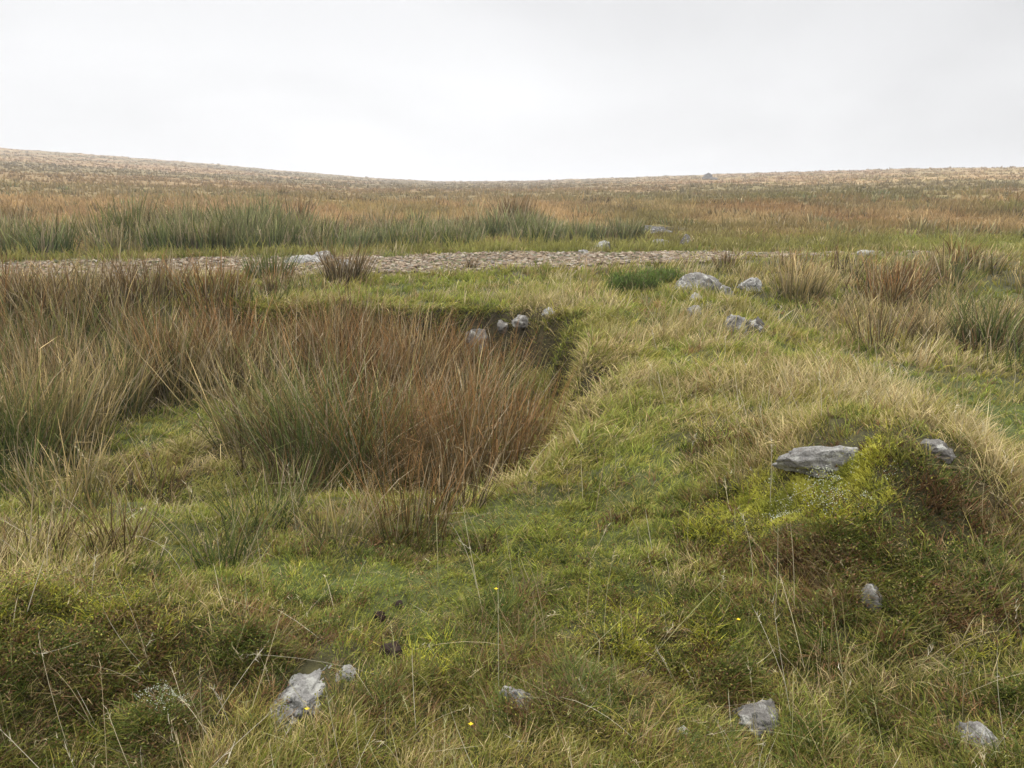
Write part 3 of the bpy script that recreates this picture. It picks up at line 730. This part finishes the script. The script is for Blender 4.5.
# ------------------------------------------------------------------ rushes
RP = {'rust': ([.034, .040, .012], [.110, .070, .025], [.360, .180, .070]),  # first of each three: stem base, darkened to paint shade in the gaps
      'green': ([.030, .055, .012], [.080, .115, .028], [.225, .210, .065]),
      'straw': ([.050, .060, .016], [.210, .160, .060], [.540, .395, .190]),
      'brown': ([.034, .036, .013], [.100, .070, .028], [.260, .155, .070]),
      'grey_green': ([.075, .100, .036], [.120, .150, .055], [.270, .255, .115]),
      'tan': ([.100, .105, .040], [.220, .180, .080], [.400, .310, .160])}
def rush(cx, cy, n, radius, height, spread, pal, rg, lodge=None, wk=.85, seg=4, absz=None):
    height = height * 1.06; n = int(n * .66); a = rg.uniform(0, 2 * math.pi, n); rad = radius * np.sqrt(rg.random(n))
    x, y = np.cos(a) * rad, np.sin(a) * rad
    gz = H(cx + x, cy + y) - (absz if absz is not None else 0) - .02
    ln = height * rg.normal(.86, .16, n).clip(.4, 1.2)
    lean = spread * (rad / radius) * rg.uniform(.3, 1.1, n) + np.abs(rg.normal(0, .13, n)); bend = np.abs(rg.normal(.10, .30, n))
    dirn = a + rg.normal(0, .9, n)
    # common drift to the right, as the wind has combed them
    dx, dy = np.cos(dirn) * lean + .05, np.sin(dirn) * lean
    if lodge is not None:
        la, amt, frac = lodge
        k = rg.random(n) < frac
        dx = np.where(k, dx * .6 + math.cos(la) * amt * rg.uniform(.5, 1.2, n), dx); dy = np.where(k, dy * .6 + math.sin(la) * amt * rg.uniform(.5, 1.2, n), dy)
        bend = np.where(k, bend + .5 * amt * rg.random(n), bend)
    dirn = np.arctan2(dy, dx); lean = np.hypot(dx, dy)
    w = np.maximum(.0034, 1.15 * wk * math.hypot(cx, cy) / F_PX) * rg.uniform(.6, 1.35, n)
    c0, c1, c2 = [np.array(q) for q in RP[pal]]
    live = (rg.random((n, 1)) < .35)
    j = rg.lognormal(0, .34, (n, 1)).clip(.4, 1.9)
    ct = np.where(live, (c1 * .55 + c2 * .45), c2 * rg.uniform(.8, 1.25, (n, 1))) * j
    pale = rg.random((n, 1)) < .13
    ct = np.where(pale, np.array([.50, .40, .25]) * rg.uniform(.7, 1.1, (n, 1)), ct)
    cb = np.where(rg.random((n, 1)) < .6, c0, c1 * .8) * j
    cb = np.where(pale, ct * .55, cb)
    kk = np.where(rg.random(n) < .14, rg.uniform(.7, 1.9, n), 0.0); kt = rg.uniform(.3, .85, n)
    ox, oy = (0, 0) if absz is not None else (cx, cy)
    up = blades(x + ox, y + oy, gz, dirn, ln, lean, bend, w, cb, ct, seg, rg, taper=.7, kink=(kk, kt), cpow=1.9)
    m = max(8, n // 5); a = rg.uniform(0, 6.28, m); rad = radius * 1.25 * np.sqrt(rg.random(m)); tx_, ty_ = np.cos(a) * rad, np.sin(a) * rad
    tz = H(cx + tx_, cy + ty_) - (absz if absz is not None else 0) + rg.uniform(0, .14, m) * height
    tcl = np.array([.26, .19, .105]) * rg.uniform(.2, 1.2, (m, 1))
    th_ = blades(tx_ + ox, ty_ + oy, tz, rg.uniform(0, 6.28, m), height * rg.uniform(.15, .45, m), rg.uniform(.8, 1.75, m), rg.normal(0, .3, m), np.resize(w, m), tcl, tcl, 2, rg, taper=.6)
    return merge([up, th_])

def rush_tussock(u, v, n, radius, height, spread, pal, label, seed, lodge=None, group='rush tussocks'):
    rg = np.random.default_rng(seed)
    cx, cy, t = at(u, v)
    z0 = float(H(cx, cy))
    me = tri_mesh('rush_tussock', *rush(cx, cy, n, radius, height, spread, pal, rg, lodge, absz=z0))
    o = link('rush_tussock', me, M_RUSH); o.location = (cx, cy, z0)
    tag(o, label, 'rushes')
R = math.radians
rush_tussock(492, 492, 460, .32, 1.04, .34, 'rust', 'tallest reddish rush tussock at the right end of the hollow', 1, None)
rush_tussock(535, 465, 200, .18, .80, .36, 'rust', 'thin leaning rush tussock at the right edge, stems falling onto the green slope', 2, (R(10), .4, .3))
rush_tussock(455, 500, 300, .22, .85, .40, 'brown', 'dense brown rush tussock left of the tallest reddish one', 3)
rush_tussock(395, 475, 640, .40, 1.05, .55, 'rust', 'lodged rush tussock, its stems blown flat across the middle of the hollow', 4, (R(5), 1.05, .7))
rush_tussock(325, 470, 620, .42, 1.14, .50, 'green', 'big green based rush tussock arching left in mid hollow', 5, (R(170), .5, .35))
rush_tussock(258, 450, 480, .34, 1.08, .55, 'straw', 'rush tussock with pale arching stems beside the green gap', 6, (R(20), .7, .3))
rush_tussock(300, 500, 200, .20, .50, .45, 'brown', 'short rusty rush tussock below the arching green one', 7)
rush_tussock(175, 385, 520, .42, 1.0, .35, 'brown', 'dark upright rush tussock behind the green gap, left of the hollow', 8)
rush_tussock(55, 455, 620, .42, .92, .35, 'straw', 'broad straw coloured tussock at the left edge of the hollow', 9)
rush_tussock(105, 420, 420, .36, .85, .38, 'straw', 'straw tussock between the broad left one and the dark upright one', 10)
rush_tussock(20, 505, 160, .16, .50, .35, 'green', 'small dark green rush tussock in front of the broad straw one', 11)
rush_tussock(222, 566, 170, .11, .34, .60, 'green', 'small spiky tussock alone on the short grass behind the bilberry mound', 12)
rush_tussock(338, 545, 180, .12, .36, .55, 'straw', 'small pale tussock right of the lone spiky one', 13)
rush_tussock(410, 535, 240, .17, .46, .35, 'rust', 'short upright orange brown rush tussock in front of the hollow', 14)
rush_tussock(120, 555, 150, .12, .34, .6, 'brown', 'low brown tussock in the shade left of the lone spiky one', 15)
rush_tussock(345, 284, 320, .30, .72, .35, 'brown', 'dark rush tussock beside the broken stone heap at the track', 16)
rush_tussock(728, 272, 120, .22, .48, .35, 'brown', 'small dark rush tuft behind the pale humped boulder', 17)
rush_tussock(800, 300, 300, .34, .66, .35, 'straw', 'rush tussock right of the boulder cluster', 18)
rush_tussock(150, 306, 320, .42, .78, .32, 'brown', 'brown rush tussock behind the dark upright one, just short of the track', 23)
rush_tussock(215, 310, 300, .42, .72, .34, 'rust', 'rusty rush tussock between the green verge tussock and the hollow', 24)
rush_tussock(60, 312, 300, .42, .66, .36, 'straw', 'straw rush tussock at the far left, just short of the track', 25)
rush_tussock(70, 500, 260, .20, .42, .50, 'straw', 'short pale tussock in front of the broad straw one', 26)
rush_tussock(150, 500, 200, .22, .40, .55, 'brown', 'short brown tussock on the lip before the green gap', 27)
rush_tussock(265, 520, 240, .17, .36, .55, 'green', 'short green tussock on the lip below the arching rushes', 28)
rush_tussock(30, 560, 200, .18, .30, .60, 'brown', 'low brown tussock just behind the left end of the bilberry mound', 29)
rush_tussock(460, 515, 160, .16, .42, .40, 'brown', 'short brown tussock at the foot of the tallest reddish rushes', 30)
rush_tussock(895, 300, 300, .42, .70, .36, 'rust', 'rusty rush tussock halfway between the boulders and the right edge', 31)
rush_tussock(985, 350, 420, .34, .80, .42, 'green', 'dark green rush tussock at the right edge of the picture', 19, (R(160), .5, .3))
rush_tussock(930, 345, 320, .30, .62, .45, 'straw', 'pale tussock left of the dark green right edge rushes', 20)
rush_tussock(470, 270, 60, .10, .28, .45, 'brown', 'tiny brown rush tuft growing in the gravel of the track', 21)
rush_tussock(270, 282, 300, .34, .62, .35, 'green', 'green rush tussock on the near verge of the track', 22)

def rush_bed():
    rg = np.random.default_rng(1061); parts = []
    # the bed that fills the hollow
    m = 0
    while m < 90:
        x, y = rg.uniform(-6.6, .2), rg.uniform(6.0, 10.2)
        s = float(pit_sdf(np.array(x), np.array(y)))
        if s > -.25: continue
        if -3.6 < x < -1.95 and y < 8.5: continue              # green gap
        if y < 7.6 and x > -2.2 and rg.random() < .6: continue
        if x > -.1 and y > 7.6: continue
        m += 1
        pal = ['rust', 'rust', 'brown', 'green', 'straw'][rg.integers(0, 5)]
        if x < -3.6: pal = ['straw', 'green', 'brown', 'green'][rg.integers(0, 4)]
        lo = (rg.choice([0.1, 0.3, 2.9]), rg.uniform(.3, .8), .35) if rg.random() < .4 else None
        parts.append(rush(x, y, int(rg.uniform(90, 170)), rg.uniform(.2, .36), rg.uniform(.72, 1.0) * (1 - .22 * (x > -1.5) * (y > 7.3)) * 1.08, rg.uniform(.3, .5), pal, rg, lo, seg=3))
    # the back of the hollow, up against the bank
    for _ in range(46):
        x, y = rg.uniform(-6.5, -.7), rg.uniform(8.6, 10.1)
        if float(pit_sdf(np.array(x), np.array(y))) > -.1: continue
        parts.append(rush(x, y, int(rg.uniform(90, 150)), rg.uniform(.2, .36), rg.uniform(.85, 1.08), rg.uniform(.3, .5), rg.choice(['rust', 'brown', 'rust', 'green', 'straw']), rg, None, seg=3))
    # verge between hollow and track, and the low ground to the right
    for _ in range(80):
        x = rg.uniform(-11, -3.0); y = rg.uniform(10.6, float(track_y(x)) - 3.0)
        if rg.random() < .3: continue
        parts.append(rush(x, y, int(rg.uniform(60, 110)), rg.uniform(.2, .35), rg.uniform(.26, .48), rg.uniform(.3, .5), rg.choice(['brown', 'straw', 'rust', 'green', 'green']), rg, None, seg=3))
    for _ in range(130):
        y = rg.uniform(6.5, 16); x = rg.uniform(3.6, 3.6 + y * .55)
        if x < 3.6 + .10 * y or (y < 8.8 and (x < 5.0 or rg.random() < .4)): continue
        parts.append(rush(x, y, int(rg.uniform(40, 90)), rg.uniform(.2, .4), rg.uniform(.34, .74), rg.uniform(.35, .6), rg.choice(['straw', 'straw', 'green', 'brown', 'rust']), rg, None, seg=3))
    return merge(parts)
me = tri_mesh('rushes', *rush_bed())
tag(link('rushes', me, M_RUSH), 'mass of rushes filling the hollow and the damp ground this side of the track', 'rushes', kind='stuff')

def rush_far():
    rg = np.random.default_rng(1062); parts = []
    for _ in range(950):
        x = rg.uniform(-26, 3.4); ty = float(track_y(x)) + 2.3
        dy = rg.exponential(2.6)
        y = ty + 1.2 + dy + max(0, (x + 2)) * .25
        if y > 33 or (x > 1.8 and y > 23.5) or rg.random() > (3.4 * float(fbm(np.array(x * .30), np.array(y * .30), 501)) - 1.15 - .03 * dy): continue
        pal = rg.choice(['grey_green', 'grey_green', 'grey_green', 'tan', 'green'] if dy < 3 else ['tan', 'tan', 'brown', 'grey_green'])
        parts.append(rush(x, y, int(rg.uniform(90, 150)), rg.uniform(.3, .6), rg.uniform(.6, 1.15) * (.35 + 1.2 * float(fbm(np.array(x * .5), np.array(y * .5), 503))) * (1 - .12 * max(0, x)), rg.uniform(.2, .35), pal, rg, None, .9, 3))
    for _ in range(300):      # scattered ones to the right and farther off
        az_ = rg.uniform(-.75, .75); r = 22 + 60 * rg.random() ** 1.5
        x, y = math.sin(az_) * r, math.cos(az_) * r
        if y < track_y(x) + 3 or (abs(x - 4.9) < 4.0 and y < 31 and y > 20): continue
        parts.append(rush(x, y, int(rg.uniform(25, 70)), rg.uniform(.3, .9), rg.uniform(.30, .6), rg.uniform(.25, .5), rg.choice(['tan', 'grey_green', 'brown', 'tan']), rg, None, .9, 2))
    return merge(parts)
me = tri_mesh('rushes', *rush_far())
tag(link('rushes', me, M_RUSH), 'band of tall green rushes growing along the far side of the track', 'rushes', kind='stuff')

# ------------------------------------------------------------------ vegetation of the open moor
def moor():
    rg = np.random.default_rng(1071)
    def lay(n, r0, r1, a, hh, wk, per, seed, seg=2):
        x, y = sample(n, r0, r1, a, .85, rg)
        k = (y > track_y(x) + track_hw(x) + .3) & (rg.random(len(x)) > 1.0 * field(PEAT, x, y)) & (rg.random(len(x)) > .75 * (np.hypot((x - 4.9) / 3.0, (y - 27.6) / 2.2) < 1)) & rock_clear(x, y, 1.0); x, y = x[k], y[k]; n = len(x)
        c = far_color(x, y) * rg.lognormal(0, .13, (n, 1)); r = np.hypot(x, y)
        h = hh * rg.lognormal(0, .35, n) * (.55 + .9 * fbm(x * .3, y * .3, seed))
        rep = lambda q: np.repeat(q, per, 0)
        N_ = n * per
        w = r / F_PX * wk
        bx = rep(x) + rg.normal(0, .12, N_) * rep(1 + w * 3); by = rep(y) + rg.normal(0, .12, N_)
        ln = rep(h) * rg.uniform(.5, 1.2, N_); C = rep(c) * rg.normal(1, .15, (N_, 1)).clip(.5, 1.6)
        return blades(bx, by, H(bx, by) - .03, rg.uniform(0, 6.28, N_), ln, np.abs(rg.normal(.1, .3, N_)), rg.uniform(.2, 1.0, N_), rep(w) * rg.uniform(.7, 1.4, N_), C * .9, C * 1.2, seg, rg)
    return merge([lay(17000, 18, 60, .6, .24, 1.0, 12, 511), lay(36000, 40, 480, .2, .34, 1.7, 5, 512, 1)])
me = tri_mesh('moor_grass', *moor())
tag(link('moor_grass', me, M_LEAF), 'orange and straw moor grass covering the rising open moor', 'moor grass', kind='stuff')

# ------------------------------------------------------------------ heather bush by the track
def bush(u, v, w, h, label, seed):
    rg = np.random.default_rng(seed); cx, cy, t = at(u, v); z0 = float(H(cx, cy))
    e = bpy.data.objects.new('heather_bush', None); COL.objects.link(e); e.location = (cx, cy, z0); tag(e, label, 'heather bush')
    n = 42; a = rg.uniform(0, 6.28, n); rad = .5 * w * np.sqrt(rg.random(n)); bx, by = np.cos(a) * rad, np.sin(a) * rad * .6
    c = np.tile([.06, .04, .025], (n, 1)); ln = h * rg.uniform(.7, 1.1, n)
    st = blades(bx * .6, by * .6, np.zeros(n) - .03, a, ln, rad / w * 1.2, np.full(n, .2), np.full(n, .012), c, c, 4, rg, taper=.6)
    link('stems', tri_mesh('stems', *st), M_RUSH, e)
    tips = st[0].reshape(n, -1, 3)
    per = 110; N_ = n * per
    pid = rg.integers(2, tips.shape[1], N_); base = tips[np.repeat(np.arange(n), per), pid] + rg.normal(0, .05, (N_, 3)) * np.array([1.3, 1, .8])
    base[:, 2] = np.abs(base[:, 2])
    lc = np.array([.10, .145, .03]) * rg.lognormal(0, .3, (N_, 1)); k = rg.random(N_) < .15; lc[k] = np.array([.14, .12, .05])
    lf = blades(base[:, 0], base[:, 1], base[:, 2], rg.uniform(0, 6.28, N_), rg.uniform(.03, .09, N_), rg.uniform(0, 1, N_), np.zeros(N_), np.full(N_, .014), lc * .8, lc * 1.3, 1, rg)
    link('foliage', tri_mesh('foliage', *lf), M_LEAF, e)
bush(632, 292, .80, .30, 'dark green heather bush at the near edge of the track', 71)
bush(662, 284, .55, .25, 'small olive heather bush right of the dark green one', 72)

# ------------------------------------------------------------------ small yellow flowers and white scraps of dry leaf
def flower(u, v, seed, label):
    rg = np.random.default_rng(seed); x, y, t = at(u, v); z0 = float(H(x, y))
    e = bpy.data.objects.new('tormentil', None); COL.objects.link(e); e.location = (x, y, z0); tag(e, label, 'flower', 'yellow flowers in the turf')
    one = np.ones(1)
    st = blades(0 * one, 0 * one, 0 * one, one, .11 * one, .1 * one, .1 * one, .002 * one, np.array([[.06, .1, .03]]), np.array([[.08, .12, .03]]), 3, rg, taper=.2)
    link('stem', tri_mesh('stem', *st), M_LEAF, e)
    tip = st[0][-1]
    a = np.arange(4) * math.pi / 2
    pet = []
    for q in a:
        d = np.array([math.cos(q), math.sin(q), .25]); s = np.array([-math.sin(q), math.cos(q), 0])
        pet.append(np.array([tip, tip + d * .004 + s * .0035, tip + d * .008, tip + d * .004 - s * .0035]))
    co = np.concatenate(pet); F = np.array([[4 * i, 4 * i + 1, 4 * i + 2, 4 * i + 3] for i in range(4)])
    link('petals', tri_mesh('petals', co, F, np.tile([.75, .55, .03], (16, 1))), M_LEAF, e)
flower(305, 745, 81, 'yellow flower below the white crusted slab')
flower(468, 760, 82, 'yellow flower at the bottom edge, between slab and squarish stone')
flower(494, 618, 83, 'yellow flower on the green slope above the small bluish stone')
flower(735, 650, 84, 'yellow flower uphill of the squarish grey stone')

# ------------------------------------------------------------------ damp air
bm = bmesh.new(); bmesh.ops.create_cube(bm, size=1.0)
lo_z, hi_z = float(co[:, 2].min()) - 1.0, float(co[:, 2].max()) + 4.0
for v_ in bm.verts: v_.co = Vector((v_.co.x * 3400, v_.co.y * 3400, lo_z if v_.co.z < 0 else hi_z))
me = bpy.data.meshes.new('haze'); bm.to_mesh(me); bm.free()
m = new_mat('haze'); pv = m.node_tree.nodes.new('ShaderNodeVolumePrincipled'); pv.inputs['Density'].default_value = 0.0010
pv.inputs['Color'].default_value = (.95, .96, .98, 1); pv.inputs['Anisotropy'].default_value = 0.2
mo = m.node_tree.nodes.new('ShaderNodeOutputMaterial'); m.node_tree.links.new(pv.outputs[0], mo.inputs['Volume'])
tag(link('haze', me, m), 'thin damp mist hanging over the moor', 'haze', kind='stuff')
